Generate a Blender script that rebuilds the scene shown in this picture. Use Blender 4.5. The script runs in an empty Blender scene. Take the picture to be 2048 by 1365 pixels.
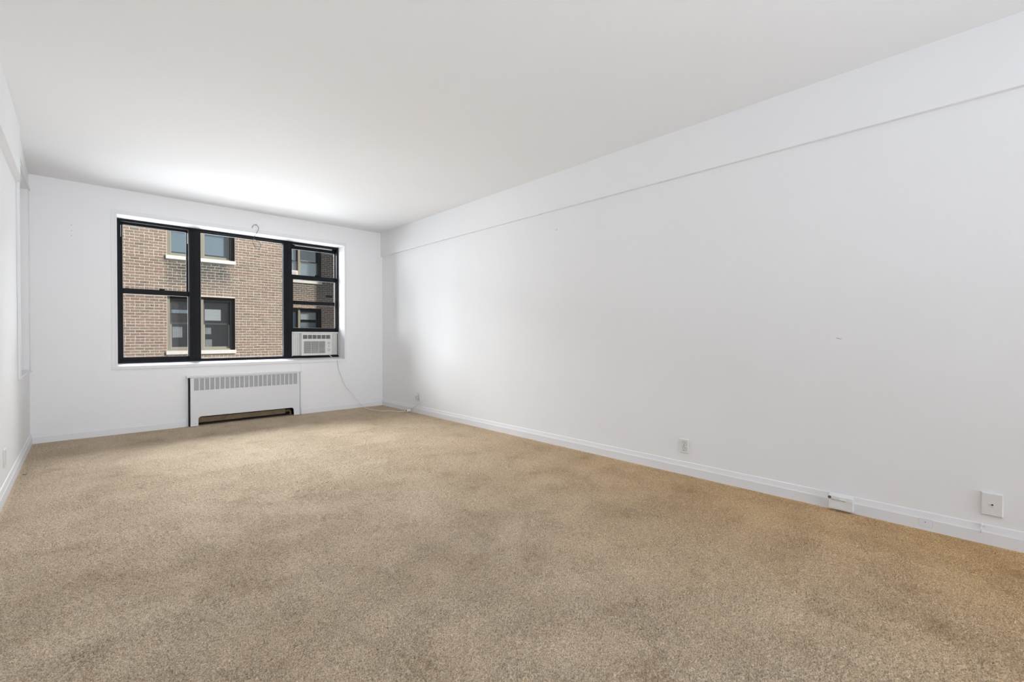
import bpy, bmesh, math, random
import numpy as np
from mathutils import Vector, Matrix

random.seed(7)
rng = np.random.default_rng(7)
SC = bpy.context.scene
COL = SC.collection

# ------------------------------------------------------------------ camera
YAW, PITCH, ROLL = 0.75651544, -0.00985923, 0.00097251
FPX = 908.767201
CAM = Vector((-3.24979548, -6.26178144, 1.01793456))
H, W = 2.55, 3.62                      # ceiling height, room width


def cam_axes():
    cy, sy, cp, sp = math.cos(YAW), math.sin(YAW), math.cos(PITCH), math.sin(PITCH)
    f = Vector((sy * cp, cy * cp, sp))
    r = Vector((cy, -sy, 0))
    u = r.cross(f)
    return r * math.cos(ROLL) + u * math.sin(ROLL), -r * math.sin(ROLL) + u * math.cos(ROLL), f


cd = bpy.data.cameras.new('camera')
cam = bpy.data.objects.new('camera', cd)
COL.objects.link(cam)
_r, _u, _f = cam_axes()
cam.matrix_world = Matrix(((_r.x, _u.x, -_f.x, CAM.x), (_r.y, _u.y, -_f.y, CAM.y), (_r.z, _u.z, -_f.z, CAM.z), (0, 0, 0, 1)))
cd.sensor_fit = 'HORIZONTAL'
cd.sensor_width = 36
cd.lens = 36 * FPX / 2048
cd.clip_start = 0.02
cd.clip_end = 300
SC.camera = cam

# ------------------------------------------------------------------ world, sun, lamps, exposure
SC.view_settings.view_transform = 'Standard'
SC.view_settings.look = 'None'
SC.view_settings.gamma = 1
SC.view_settings.use_curve_mapping = False
SC.view_settings.exposure = 0.0

wd = bpy.data.worlds.new('world')
SC.world = wd
wd.use_nodes = True
nt = wd.node_tree
bg = nt.nodes['Background']
sky = nt.nodes.new('ShaderNodeTexSky')
sky.sky_type = 'NISHITA'
sky.sun_disc = False
sky.sun_elevation = math.radians(32)
sky.sun_rotation = math.radians(135)
nt.links.new(sky.outputs[0], bg.inputs[0])
bg.inputs[1].default_value = 0.09

SUN_DIR = Vector((-1, 1, -0.9)).normalized()


def lamp(name, kind, energy, color=(1, 1, 1), loc=(0, 0, 0), aim=None, size=None, angle=None):
    d = bpy.data.lights.new(name, kind)
    d.energy = energy
    d.color = color
    o = bpy.data.objects.new(name, d)
    COL.objects.link(o)
    o.location = loc
    if aim is not None:
        o.rotation_euler = Vector(aim).to_track_quat('-Z', 'Y').to_euler()
    if size:
        d.shape = 'RECTANGLE'
        d.size, d.size_y = size
    if angle:
        d.angle = angle
    return o


lamp('sun', 'SUN', 4.6, (1.0, 0.95, 0.88), (8, -8, 12), SUN_DIR, angle=math.radians(0.6))
# unseen fill lamps added outside to brighten the room through the window
COOL = (0.925, 0.985, 1.065)
lamp('fill_low_far', 'AREA', 1120, COOL, (-1.78, 6.2, -0.90), (0, -0.72, 0.69), size=(9.0, 3.2))
lamp('fill_low_near', 'AREA', 215, COOL, (-1.78, 1.9, -1.1), (0, -0.50, 0.86), size=(8.0, 2.0))
lamp('fill_above', 'AREA', 2020, COOL, (-1.78, 6.2, 5.0), (0, -0.86, -0.50), size=(6.0, 2.4))
lamp('fill_left', 'AREA', 465, COOL, (-6.4, 5.4, 1.9), (0.68, -0.73, -0.05), size=(2.6, 2.6))
lamp('fill_right', 'AREA', 180, COOL, (3.4, 5.4, 1.9), (-0.68, -0.73, -0.05), size=(2.6, 2.6))
# two added fill lamps behind the camera, one tilted up, one level
lamp('fill_rear_up', 'AREA', 48, (0.905, 0.985, 1.10), (-2.4, -9.3, 0.35), (0, 0.66, 0.75), size=(1.6, 1.2)).data.spread = math.radians(100)
lamp('fill_rear_level', 'AREA', 36, (0.93, 0.985, 1.07), (-2.2, -11.3, 1.15), (0.02, 1, 0.0), size=(2.4, 2.0)).data.spread = math.radians(68)

# ------------------------------------------------------------------ materials
MATS = {}


def nodes_of(m):
    return m.node_tree.nodes, m.node_tree.links


def mat(name, color, rough=0.5, metal=0.0, var=0.0, vscale=8.0, bump=0.0, bscale=200.0, spec=0.5):
    if name in MATS:
        return MATS[name]
    m = bpy.data.materials.new(name)
    m.use_nodes = True
    n, l = nodes_of(m)
    b = n['Principled BSDF']
    b.inputs['Roughness'].default_value = rough
    b.inputs['Metallic'].default_value = metal
    b.inputs['Specular IOR Level'].default_value = spec
    tc = n.new('ShaderNodeTexCoord')
    nz = n.new('ShaderNodeTexNoise')
    nz.inputs['Scale'].default_value = vscale
    nz.inputs['Detail'].default_value = 4
    l.new(tc.outputs['Object'], nz.inputs['Vector'])
    mx = n.new('ShaderNodeMix')
    mx.data_type = 'RGBA'
    l.new(nz.outputs['Fac'], mx.inputs['Factor'])
    c = Vector(color)
    mx.inputs['A'].default_value = (*(c * (1 - var)), 1)
    mx.inputs['B'].default_value = (*[min(1, x) for x in (c * (1 + var))], 1)
    l.new(mx.outputs['Result'], b.inputs['Base Color'])
    if bump:
        n2 = n.new('ShaderNodeTexNoise')
        n2.inputs['Scale'].default_value = bscale
        n2.inputs['Detail'].default_value = 2
        l.new(tc.outputs['Object'], n2.inputs['Vector'])
        bp = n.new('ShaderNodeBump')
        bp.inputs['Strength'].default_value = bump
        bp.inputs['Distance'].default_value = 0.002
        l.new(n2.outputs['Fac'], bp.inputs['Height'])
        l.new(bp.outputs['Normal'], b.inputs['Normal'])
    MATS[name] = m
    return m


WALL = mat('wall_paint', (0.88, 0.88, 0.883), 0.6, var=0.012, vscale=3, bump=0.05, bscale=160, spec=0.3)
CEIL = mat('ceiling_paint', (0.90, 0.90, 0.90), 0.75, var=0.01, vscale=2, bump=0.04, bscale=90, spec=0.2)
TRIM = mat('trim_gloss_paint', (0.83, 0.83, 0.84), 0.5, var=0.012, vscale=6, spec=0.3)
WHITE = mat('white_enamel', (0.80, 0.80, 0.80), 0.4, var=0.01, vscale=9)
COVER = mat('radiator_enamel', (0.76, 0.765, 0.77), 0.4, var=0.012, vscale=5)
PLASTIC = mat('white_plastic', (0.80, 0.80, 0.79), 0.35, var=0.01)
ACW = mat('air_conditioner_plastic', (0.72, 0.715, 0.68), 0.45, var=0.02, vscale=6)
ACG = mat('accordion_plastic', (0.66, 0.655, 0.62), 0.5, var=0.03, vscale=6)
GREYV = mat('vent_grey', (0.16, 0.16, 0.145), 0.6, var=0.2, vscale=60)
LOUV = mat('louver_grey', (0.50, 0.50, 0.48), 0.5, var=0.05)
BLACK = mat('black_window_paint', (0.009, 0.0095, 0.012), 0.55, var=0.25, vscale=10, bump=0.06, bscale=80, spec=0.15)
DARK = mat('shade_void', (0.012, 0.011, 0.010), 0.8, var=0.2)  # near-black that colours in the shade around the radiator cover
SLOT = mat('slot_dark', (0.03, 0.03, 0.03), 0.6)
BEAD = mat('aluminium_bead', (0.62, 0.62, 0.58), 0.4, var=0.05)
MESH = mat('grille_mesh', (0.56, 0.56, 0.56), 0.6, var=0.25, vscale=150)
PIPE = mat('dusty_brown_metal', (0.20, 0.145, 0.085), 0.75, var=0.4, vscale=14)
WIRE = mat('steel_wire', (0.10, 0.10, 0.10), 0.35, 0.8)
CORD = mat('cord_white', (0.80, 0.78, 0.74), 0.45)
BRASSY = mat('dull_metal', (0.30, 0.30, 0.30), 0.35, 0.8)
SCUFF = mat('scuff_grey', (0.33, 0.33, 0.33), 0.8)
STONE = mat('pale_sill_stone', (0.80, 0.79, 0.76), 0.7, var=0.12, vscale=14, bump=0.2, bscale=40)
PANNING = mat('beige_panning', (0.31, 0.295, 0.235), 0.5, var=0.05, vscale=4)
SASHB = mat('beige_sash', (0.34, 0.33, 0.275), 0.45, var=0.05, vscale=4)
SASHD = mat('dark_bronze_sash', (0.075, 0.072, 0.062), 0.5, var=0.1)
RETURN = mat('shade_and_vent_black', (0.012, 0.011, 0.010), 0.7, var=0.2)  # shade coloured into far window reveals, heads and right jambs; also vent black
BLIND = mat('blind_slate', (0.44, 0.55, 0.62), 0.5, var=0.03)
BLINDW = mat('blind_bright', (0.95, 0.95, 0.95), 0.5, var=0.02)
CURTAIN = mat('curtain_pale', (0.78, 0.80, 0.82), 0.8, var=0.25, vscale=9)
INTERIOR = mat('dim_interior', (0.05, 0.065, 0.078), 0.8, var=0.4, vscale=3)
CONCRETE = mat('courtyard_concrete', (0.45, 0.44, 0.42), 0.85, var=0.1, vscale=1.5)
BRICKFAR = mat('plain_brick_colour', (0.035, 0.03, 0.027), 0.85, var=0.12, vscale=9)
UNDERLAY = mat('carpet_backing', (0.42, 0.32, 0.22), 0.95, var=0.1, vscale=60)


def glass_mat(name, tint, refl, haze=0.0, fres=0.25, rough=0.0):
    m = bpy.data.materials.new(name)
    m.use_nodes = True
    n, l = nodes_of(m)
    n.remove(n['Principled BSDF'])
    out = n['Material Output']
    tr = n.new('ShaderNodeBsdfTransparent')
    tr.inputs[0].default_value = (*tint, 1)
    gl = n.new('ShaderNodeBsdfGlossy')
    gl.inputs['Roughness'].default_value = rough
    df = n.new('ShaderNodeBsdfDiffuse')
    df.inputs[0].default_value = (0.7, 0.72, 0.75, 1)
    m1 = n.new('ShaderNodeMixShader')
    m1.inputs[0].default_value = haze
    l.new(tr.outputs[0], m1.inputs[1])
    l.new(df.outputs[0], m1.inputs[2])
    lw = n.new('ShaderNodeLayerWeight')
    lw.inputs['Blend'].default_value = 0.35
    mth = n.new('ShaderNodeMath')
    mth.operation = 'MULTIPLY_ADD'
    mth.inputs[1].default_value = fres
    mth.inputs[2].default_value = refl
    l.new(lw.outputs['Fresnel'], mth.inputs[0])
    m2 = n.new('ShaderNodeMixShader')
    l.new(mth.outputs[0], m2.inputs[0])
    l.new(m1.outputs[0], m2.inputs[1])
    l.new(gl.outputs[0], m2.inputs[2])
    l.new(m2.outputs[0], out.inputs['Surface'])
    return m


GLASS = glass_mat('window_glass', (0.985, 0.99, 0.985), 0.0, 0.010, 0.03)
GLASSD = glass_mat('screened_glass', (0.94, 0.935, 0.93), 0.0, 0.006, 0.03)
GLASSFAR = glass_mat('far_window_glass', (0.95, 0.975, 0.985), 0.09, 0.015, 0.5)


def brick_mat(name, base, mortar=False):
    m = bpy.data.materials.new(name)
    m.use_nodes = True
    n, l = nodes_of(m)
    b = n['Principled BSDF']
    b.inputs['Roughness'].default_value = 0.9
    b.inputs['Specular IOR Level'].default_value = 0.2
    geo = n.new('ShaderNodeNewGeometry')
    if mortar:
        nz = n.new('ShaderNodeTexNoise')
        nz.inputs['Scale'].default_value = 5
        l.new(geo.outputs['Position'], nz.inputs['Vector'])
        rmp = n.new('ShaderNodeValToRGB')
        rmp.color_ramp.elements[0].color = (base[0] * .86, base[1] * .86, base[2] * .86, 1)
        rmp.color_ramp.elements[1].color = (*[min(1, x * 1.12) for x in base], 1)
        l.new(nz.outputs['Fac'], rmp.inputs['Fac'])
    else:
        oi = n.new('ShaderNodeObjectInfo')
        ad = n.new('ShaderNodeMath')
        ad.operation = 'ADD'
        l.new(oi.outputs['Random'], ad.inputs[0])
        l.new(geo.outputs['Random Per Island'], ad.inputs[1])
        fr = n.new('ShaderNodeMath')
        fr.operation = 'FRACT'
        l.new(ad.outputs[0], fr.inputs[0])
        rmp = n.new('ShaderNodeValToRGB')
        cr = rmp.color_ramp
        cols = [(0.0, (0.300, 0.232, 0.186)), (0.16, (0.350, 0.262, 0.207)), (0.32, (0.278, 0.232, 0.190)),
                (0.5, (0.355, 0.290, 0.228)), (0.66, (0.235, 0.196, 0.168)), (0.82, (0.330, 0.248, 0.195)),
                (0.93, (0.315, 0.212, 0.172)), (1.0, (0.260, 0.236, 0.195))]
        cr.elements[0].position, cr.elements[0].color = cols[0][0], (*cols[0][1], 1)
        cr.elements[1].position, cr.elements[1].color = cols[-1][0], (*cols[-1][1], 1)
        for p, c in cols[1:-1]:
            e = cr.elements.new(p)
            e.color = (*c, 1)
        l.new(fr.outputs[0], rmp.inputs['Fac'])
    # grain
    g = n.new('ShaderNodeTexNoise')
    g.inputs['Scale'].default_value = 28
    g.inputs['Detail'].default_value = 5
    l.new(geo.outputs['Position'], g.inputs['Vector'])
    gm = n.new('ShaderNodeMapRange')
    gm.inputs['From Min'].default_value = 0.3
    gm.inputs['From Max'].default_value = 0.7
    gm.inputs['To Min'].default_value = 0.86
    gm.inputs['To Max'].default_value = 1.14
    l.new(g.outputs['Fac'], gm.inputs['Value'])
    mu = n.new('ShaderNodeMix')
    mu.data_type = 'RGBA'
    mu.blend_type = 'MULTIPLY'
    mu.inputs['Factor'].default_value = 1
    l.new(rmp.outputs['Color'], mu.inputs['A'])
    l.new(gm.outputs['Result'], mu.inputs['B'])
    # soot washed down below the upper sills of the nearer front
    sx = n.new('ShaderNodeSeparateXYZ')
    l.new(geo.outputs['Position'], sx.inputs[0])

    def rng_node(sock, a, bb, lo, hi):
        q = n.new('ShaderNodeMapRange')
        q.interpolation_type = 'SMOOTHSTEP'
        q.inputs['From Min'].default_value = a
        q.inputs['From Max'].default_value = bb
        q.inputs['To Min'].default_value = lo
        q.inputs['To Max'].default_value = hi
        l.new(sock, q.inputs['Value'])
        return q.outputs['Result']

    def mul(a, bsock):
        q = n.new('ShaderNodeMath')
        q.operation = 'MULTIPLY'
        l.new(a, q.inputs[0])
        if isinstance(bsock, float):
            q.inputs[1].default_value = bsock
        else:
            l.new(bsock, q.inputs[1])
        return q.outputs[0]
    wob = n.new('ShaderNodeTexNoise')
    wob.inputs['Scale'].default_value = 2.6
    wob.inputs['Detail'].default_value = 4
    l.new(geo.outputs['Position'], wob.inputs['Vector'])
    s = mul(rng_node(sx.outputs['X'], -1.62, -1.42, 0, 1), rng_node(sx.outputs['X'], -0.15, 0.30, 1, 0))
    s = mul(s, rng_node(sx.outputs['Z'], 2.15, 2.95, 0, 1))
    s = mul(s, rng_node(sx.outputs['Z'], 3.30, 3.36, 1, 0))
    s = mul(s, rng_node(wob.outputs['Fac'], 0.25, 0.58, 0.45, 1.0))
    # and the whole far wing greyed, more towards the top
    s2 = mul(rng_node(sx.outputs['Y'], 13.0, 13.2, 0, 1), rng_node(sx.outputs['Z'], 2.1, 3.0, 0, 1))
    s2 = mul(s2, 0.75)
    ad2 = n.new('ShaderNodeMath')
    ad2.operation = 'MAXIMUM'
    l.new(s, ad2.inputs[0])
    l.new(s2, ad2.inputs[1])
    fac = mul(ad2.outputs[0], 0.95 if not mortar else 0.55)
    st = n.new('ShaderNodeMix')
    st.data_type = 'RGBA'
    l.new(fac, st.inputs['Factor'])
    l.new(mu.outputs['Result'], st.inputs['A'])
    st.inputs['B'].default_value = (0.105, 0.108, 0.100, 1) if not mortar else (0.30, 0.32, 0.29, 1)
    l.new(st.outputs['Result'], b.inputs['Base Color'])
    bp = n.new('ShaderNodeBump')
    bp.inputs['Strength'].default_value = 0.35
    bp.inputs['Distance'].default_value = 0.006
    l.new(g.outputs['Fac'], bp.inputs['Height'])
    l.new(bp.outputs['Normal'], b.inputs['Normal'])
    return m


BRICK = brick_mat('brick_clay', (0.3, 0.22, 0.17))
MORTAR = brick_mat('lime_mortar', (0.72, 0.625, 0.53), mortar=True)


def carpet_mat():
    m = bpy.data.materials.new('carpet_pile')
    m.use_nodes = True
    n, l = nodes_of(m)
    b = n['Principled BSDF']
    b.inputs['Roughness'].default_value = 1.0
    b.inputs['Specular IOR Level'].default_value = 0.05
    b.inputs['Sheen Weight'].default_value = 0.12
    b.inputs['Sheen Roughness'].default_value = 0.6
    geo = n.new('ShaderNodeNewGeometry')

    def noise(scale, detail=3, rough=0.6):
        q = n.new('ShaderNodeTexNoise')
        q.inputs['Scale'].default_value = scale
        q.inputs['Detail'].default_value = detail
        q.inputs['Roughness'].default_value = rough
        l.new(geo.outputs['Position'], q.inputs['Vector'])
        return q.outputs['Fac']

    def mapr(sock, a, bb, lo, hi):
        q = n.new('ShaderNodeMapRange')
        q.inputs['From Min'].default_value = a
        q.inputs['From Max'].default_value = bb
        q.inputs['To Min'].default_value = lo
        q.inputs['To Max'].default_value = hi
        l.new(sock, q.inputs['Value'])
        return q.outputs['Result']

    def mixc(fac, A, B, blend='MIX'):
        q = n.new('ShaderNodeMix')
        q.data_type = 'RGBA'
        q.blend_type = blend
        if hasattr(fac, 'is_linked') or hasattr(fac, 'links'):
            l.new(fac, q.inputs['Factor'])
        else:
            q.inputs['Factor'].default_value = fac
        for nm, v in (('A', A), ('B', B)):
            if hasattr(v, 'links'):
                l.new(v, q.inputs[nm])
            else:
                q.inputs[nm].default_value = (*v, 1)
        return q.outputs['Result']
    yarn = mapr(noise(230, 2, 0.6), 0.36, 0.62, 0, 1)
    base = mixc(yarn, (0.388, 0.300, 0.205), (0.810, 0.645, 0.465))
    # warmer pile towards the right-hand wall, stronger nearer the camera
    sx = n.new('ShaderNodeSeparateXYZ')
    l.new(geo.outputs['Position'], sx.inputs[0])
    wob = n.new('ShaderNodeMath')
    wob.operation = 'MULTIPLY_ADD'
    l.new(noise(1.3, 4), wob.inputs[0])
    wob.inputs[1].default_value = 0.9
    l.new(sx.outputs['X'], wob.inputs[2])
    yy = mapr(sx.outputs['Y'], -6.2, -2.0, 1.0, 0.15)
    fx = mapr(wob.outputs[0], -1.35, 0.30, 0.0, 1.0)
    mm = n.new('ShaderNodeMath')
    mm.operation = 'MULTIPLY'
    l.new(fx, mm.inputs[0])
    l.new(yy, mm.inputs[1])
    base = mixc(mm.outputs[0], base, mixc(1.0, base, (1.14, 0.93, 0.64), 'MULTIPLY'))
    # soiling in patches
    soil = mapr(noise(1.7, 6, 0.62), 0.42, 0.72, 0.0, 1.0)
    base = mixc(soil, base, mixc(1.0, base, (0.80, 0.775, 0.73), 'MULTIPLY'))
    soil2 = mapr(noise(4.2, 5, 0.65), 0.56, 0.76, 0.0, 1.0)
    base = mixc(soil2, base, mixc(1.0, base, (0.74, 0.69, 0.62), 'MULTIPLY'))
    l.new(base, b.inputs['Base Color'])
    bp = n.new('ShaderNodeBump')
    bp.inputs['Strength'].default_value = 0.8
    bp.inputs['Distance'].default_value = 0.004
    l.new(noise(260, 2, 0.6), bp.inputs['Height'])
    l.new(bp.outputs['Normal'], b.inputs['Normal'])
    return m


CARPET = carpet_mat()

# ------------------------------------------------------------------ mesh helpers


def link(name, me, mats, parent=None):
    o = bpy.data.objects.new(name, me)
    COL.objects.link(o)
    for m in (mats if isinstance(mats, (list, tuple)) else [mats]):
        if m is not None and m.name not in [x.name for x in me.materials if x]:
            me.materials.append(m)
    if parent is not None:
        o.parent = parent
        o.matrix_parent_inverse = Matrix.Identity(4)
        o.location = -world_loc(parent)
    return o


def world_loc(o):
    v = Vector(o.location)
    while o.parent is not None:
        o = o.parent
        v += Vector(o.location)
    return v


class MB:
    """collects boxes, tubes and prisms in world space and links them as ONE mesh object"""

    def __init__(self):
        self.bm = bmesh.new()
        self.mi = 0

    def box(self, x0, x1, y0, y1, z0, z1, bevel=0.0, seg=1):
        x0, x1 = sorted((x0, x1)); y0, y1 = sorted((y0, y1)); z0, z1 = sorted((z0, z1))
        ret = bmesh.ops.create_cube(self.bm, size=1)
        vs = ret['verts']
        for v in vs:
            v.co = Vector(((x0 + x1) / 2 + v.co.x * (x1 - x0), (y0 + y1) / 2 + v.co.y * (y1 - y0), (z0 + z1) / 2 + v.co.z * (z1 - z0)))
        fs = {f for v in vs for f in v.link_faces}
        for f in fs:
            f.material_index = self.mi
        if bevel:
            es = list({e for v in vs for e in v.link_edges})
            r = bmesh.ops.bevel(self.bm, geom=es, offset=bevel, segments=seg, profile=0.5, affect='EDGES')
            for f in r['faces']:
                f.material_index = self.mi
        return self

    def frame(self, x0, x1, z0, z1, y0, y1, l, r, b, t, bevel=0.0):
        """a rectangular frame in the x-z plane (stiles and rails)"""
        self.box(x0, x0 + l, y0, y1, z0, z1, bevel)
        self.box(x1 - r, x1, y0, y1, z0, z1, bevel)
        self.box(x0 + l, x1 - r, y0, y1, z0, z0 + b, bevel)
        self.box(x0 + l, x1 - r, y0, y1, z1 - t, z1, bevel)
        return self

    def prism(self, pts, axis, a, b):
        """closed polygon pts (2-D) swept along axis 0/1/2 from a to b"""
        def P(p, t):
            q = list(p)
            q.insert(axis, t)
            return Vector(q)
        va = [self.bm.verts.new(P(p, a)) for p in pts]
        vb = [self.bm.verts.new(P(p, b)) for p in pts]
        n = len(pts)
        fs = [self.bm.faces.new(va), self.bm.faces.new(vb[::-1])]
        for i in range(n):
            fs.append(self.bm.faces.new((va[i], vb[i], vb[(i + 1) % n], va[(i + 1) % n])))
        for f in fs:
            f.material_index = self.mi
        return self

    def loft(self, rings):
        """closed rings with equal point counts joined in order, ends capped"""
        vs = [[self.bm.verts.new(Vector(p)) for p in r] for r in rings]
        n = len(rings[0])
        fs = [self.bm.faces.new(vs[0]), self.bm.faces.new(vs[-1][::-1])]
        for a, b in zip(vs[:-1], vs[1:]):
            for i in range(n):
                fs.append(self.bm.faces.new((a[i], b[i], b[(i + 1) % n], a[(i + 1) % n])))
        for f in fs:
            f.material_index = self.mi
        return self

    def tube(self, pts, rad, n=8, smooth=True):
        pts = [Vector(p) for p in pts]
        if smooth:
            out = []
            for i in range(len(pts) - 1):
                p0 = pts[max(i - 1, 0)]; p1 = pts[i]; p2 = pts[i + 1]; p3 = pts[min(i + 2, len(pts) - 1)]
                for k in range(6):
                    t = k / 6
                    out.append(0.5 * ((2 * p1) + (p2 - p0) * t + (2 * p0 - 5 * p1 + 4 * p2 - p3) * t * t + (3 * p1 - p0 - 3 * p2 + p3) * t ** 3))
            out.append(pts[-1])
            pts = out
        rings = []
        ref = Vector((0.31, 0.77, 0.55)).normalized()
        for i, p in enumerate(pts):
            d = (pts[min(i + 1, len(pts) - 1)] - pts[max(i - 1, 0)])
            d = d.normalized() if d.length > 1e-9 else Vector((0, 0, 1))
            a = ref - d * ref.dot(d)
            if a.length < 1e-3:
                a = d.orthogonal()
            a.normalize()
            ref = a
            b = d.cross(a)
            rings.append([p + a * (rad * math.cos(2 * math.pi * j / n)) + b * (rad * math.sin(2 * math.pi * j / n)) for j in range(n)])
        return self.loft(rings)

    def cyl(self, c, axis, rad, h, n=24, rad2=None):
        """cylinder from c along +axis by h"""
        rad2 = rad if rad2 is None else rad2
        def ring(r, t):
            o = []
            for j in range(n):
                q = [r * math.cos(2 * math.pi * j / n), r * math.sin(2 * math.pi * j / n)]
                q.insert(axis, t)
                o.append(Vector(c) + Vector(q))
            return o
        return self.loft([ring(rad, 0), ring(rad2, h)])

    def quad(self, *p):
        f = self.bm.faces.new([self.bm.verts.new(Vector(q)) for q in p])
        f.material_index = self.mi
        return self

    def build(self, name, mats, parent=None, smooth=False, recalc=True):
        if recalc:
            bmesh.ops.recalc_face_normals(self.bm, faces=self.bm.faces)
        me = bpy.data.meshes.new(name)
        self.bm.to_mesh(me)
        self.bm.free()
        if smooth:
            me.polygons.foreach_set('use_smooth', [True] * len(me.polygons))
        return link(name, me, mats, parent)


def tag(o, label=None, cat=None, group=None, kind=None):
    if label:
        o['label'] = label
    if cat:
        o['category'] = cat
    if group:
        o['group'] = group
    if kind:
        o['kind'] = kind
    return o


def thing(name, loc, label, cat, group=None, kind=None):
    o = bpy.data.objects.new(name, None)
    COL.objects.link(o)
    o.empty_display_size = 0.1
    o.location = loc
    return tag(o, label, cat, group, kind)


def holed_slab(mb, u0, u1, z0, z1, holes, d0, d1, axis, reveal_mi=None, back=True):
    """slab in the (u, z) plane between depths d0 (face) and d1, with rectangular through-holes.
    axis = 1: u is x and depth is y; axis = 0: u is y and depth is x"""
    def P(u, d, z):
        return (u, d, z) if axis == 1 else (d, u, z)
    us = sorted({u0, u1, *[h[0] for h in holes], *[h[1] for h in holes]})
    zs = sorted({z0, z1, *[h[2] for h in holes], *[h[3] for h in holes]})
    mi = mb.mi
    for a, b in zip(us[:-1], us[1:]):
        for c, d in zip(zs[:-1], zs[1:]):
            if any(h[0] <= a and b <= h[1] and h[2] <= c and d <= h[3] for h in holes):
                continue
            mb.quad(P(a, d0, c), P(b, d0, c), P(b, d0, d), P(a, d0, d))
            if back:
                mb.quad(P(a, d1, c), P(b, d1, c), P(b, d1, d), P(a, d1, d))
    for h in holes:
        a, b, c, d = h[:4]
        mb.mi = reveal_mi if reveal_mi is not None else mi
        mb.quad(P(a, d0, c), P(a, d1, c), P(a, d1, d), P(a, d0, d))
        mb.quad(P(b, d0, c), P(b, d1, c), P(b, d1, d), P(b, d0, d))
        mb.quad(P(a, d0, c), P(a, d1, c), P(b, d1, c), P(b, d0, c))
        mb.quad(P(a, d0, d), P(a, d1, d), P(b, d1, d), P(b, d0, d))
        mb.mi = mi
    mb.quad(P(u0, d0, z0), P(u0, d1, z0), P(u0, d1, z1), P(u0, d0, z1))
    mb.quad(P(u1, d0, z0), P(u1, d1, z0), P(u1, d1, z1), P(u1, d0, z1))
    mb.quad(P(u0, d0, z0), P(u0, d1, z0), P(u1, d1, z0), P(u1, d0, z0))
    mb.quad(P(u0, d0, z1), P(u0, d1, z1), P(u1, d1, z1), P(u1, d0, z1))
    bmesh.ops.remove_doubles(mb.bm, verts=mb.bm.verts, dist=1e-5)
    return mb


def ray_hit(px, py, axis, val):
    d = _f + _r * ((px - 1024) / FPX) + _u * ((682.5 - py) / FPX)
    t = (val - CAM[axis]) / d[axis]
    return CAM + d * t


YB = -11.5                              # back wall of the room, behind the camera

# ------------------------------------------------------------------ the room shell
o = MB().box(-W - 0.3, 0.3, YB - 0.2, 0.3, -0.25, -0.026).build('floor', UNDERLAY)
tag(o, 'floor of the room underneath the beige carpet', 'floor', kind='structure')
o = MB().box(-W - 0.3, 0.3, YB - 0.2, 0.3, H, H + 0.25).build('ceiling', CEIL)
tag(o, 'plain white ceiling over the whole room', 'ceiling', kind='structure')

WX0, WX1, WZ0, WZ1 = -3.0, -0.565, 0.69, 2.30      # the big window's opening
mb = holed_slab(MB(), -W - 0.25, 0.25, -0.2, H + 0.1, [(WX0, WX1, WZ0, WZ1), (-2.372, -1.192, -0.026, 0.545)], 0.0, 0.16, 1)
o = mb.build('wall_far', WALL)
tag(o, 'white far wall around the black window', 'wall', kind='structure')
wall_far = o

mb = MB().box(0.0, 0.25, YB - 0.2, 0.25, -0.2, H + 0.1)
wall_right = mb.build('wall_right', WALL)
tag(wall_right, 'long bare white wall on the right', 'wall', kind='structure')

NY0, NY1, NZ0, NZ1 = -0.98, -0.05, 0.69, 2.39      # niche in the left wall
mb = holed_slab(MB(), YB - 0.2, 0.25, -0.2, H + 0.1, [(NY0, NY1, NZ0, NZ1)], -W, -W - 0.16, 0)
mb.box(-W - 0.25, -W - 0.16, NY0 - 0.1, NY1 + 0.1, NZ0 - 0.1, NZ1 + 0.1)
wall_left = mb.build('wall_left', WALL)
tag(wall_left, 'white left wall with a shallow niche near the far corner', 'wall', kind='structure')

o = MB().box(-W - 0.25, 0.25, YB - 0.2, YB, -0.2, H + 0.1).build('wall_back', WALL)
tag(o, 'white wall behind the viewpoint', 'wall', kind='structure')

# shallow plaster beams along the tops of both long walls
BZ = 2.205
o = MB().prism([(0.02, BZ), (-0.026, BZ), (-0.028, BZ + 0.002), (-0.028, H + 0.02), (0.02, H + 0.02)], 1, YB, 0.0).build('trim_1', WALL)
tag(o, 'shallow white plaster beam along the top of the right wall', 'beam', kind='structure')
bx = -W
rings = []
for y, dx, zb in ((YB, 0.043, 2.195), (-1.36, 0.043, 2.195), (-1.09, 0.024, 2.205)):
    rings.append([(bx - 0.02, y, zb), (bx + dx, y, zb), (bx + dx, y, H + 0.02), (bx - 0.02, y, H + 0.02)])
mb = MB().loft(rings)
rings = []
for y, dx in ((-1.09, 0.024), (-0.7, 0.016), (-0.35, 0.008), (0.0, 0.002)):
    rings.append([(bx - 0.02, y, 2.415), (bx + dx, y, 2.415), (bx + dx, y, H + 0.02), (bx - 0.02, y, H + 0.02)])
mb.loft(rings)
o = mb.build('trim_2', WALL)
tag(o, 'shallow white plaster beam along the top of the left wall', 'beam', kind='structure')

# skirting boards: flat board with a worn bevelled cap
BBP = [(0.0, -0.026), (0.014, -0.026), (0.014, 0.052), (0.011, 0.058), (0.009, 0.066), (0.005, 0.086), (0.0, 0.091)]


def skirting(name, label, runs):
    mb = MB()
    for axis, off, sgn, a, b in runs:
        mb.prism([(off + sgn * p[0], p[1]) for p in BBP], axis, a, b)
    o = mb.build(name, TRIM)
    return tag(o, label, 'baseboard', kind='structure')


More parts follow.
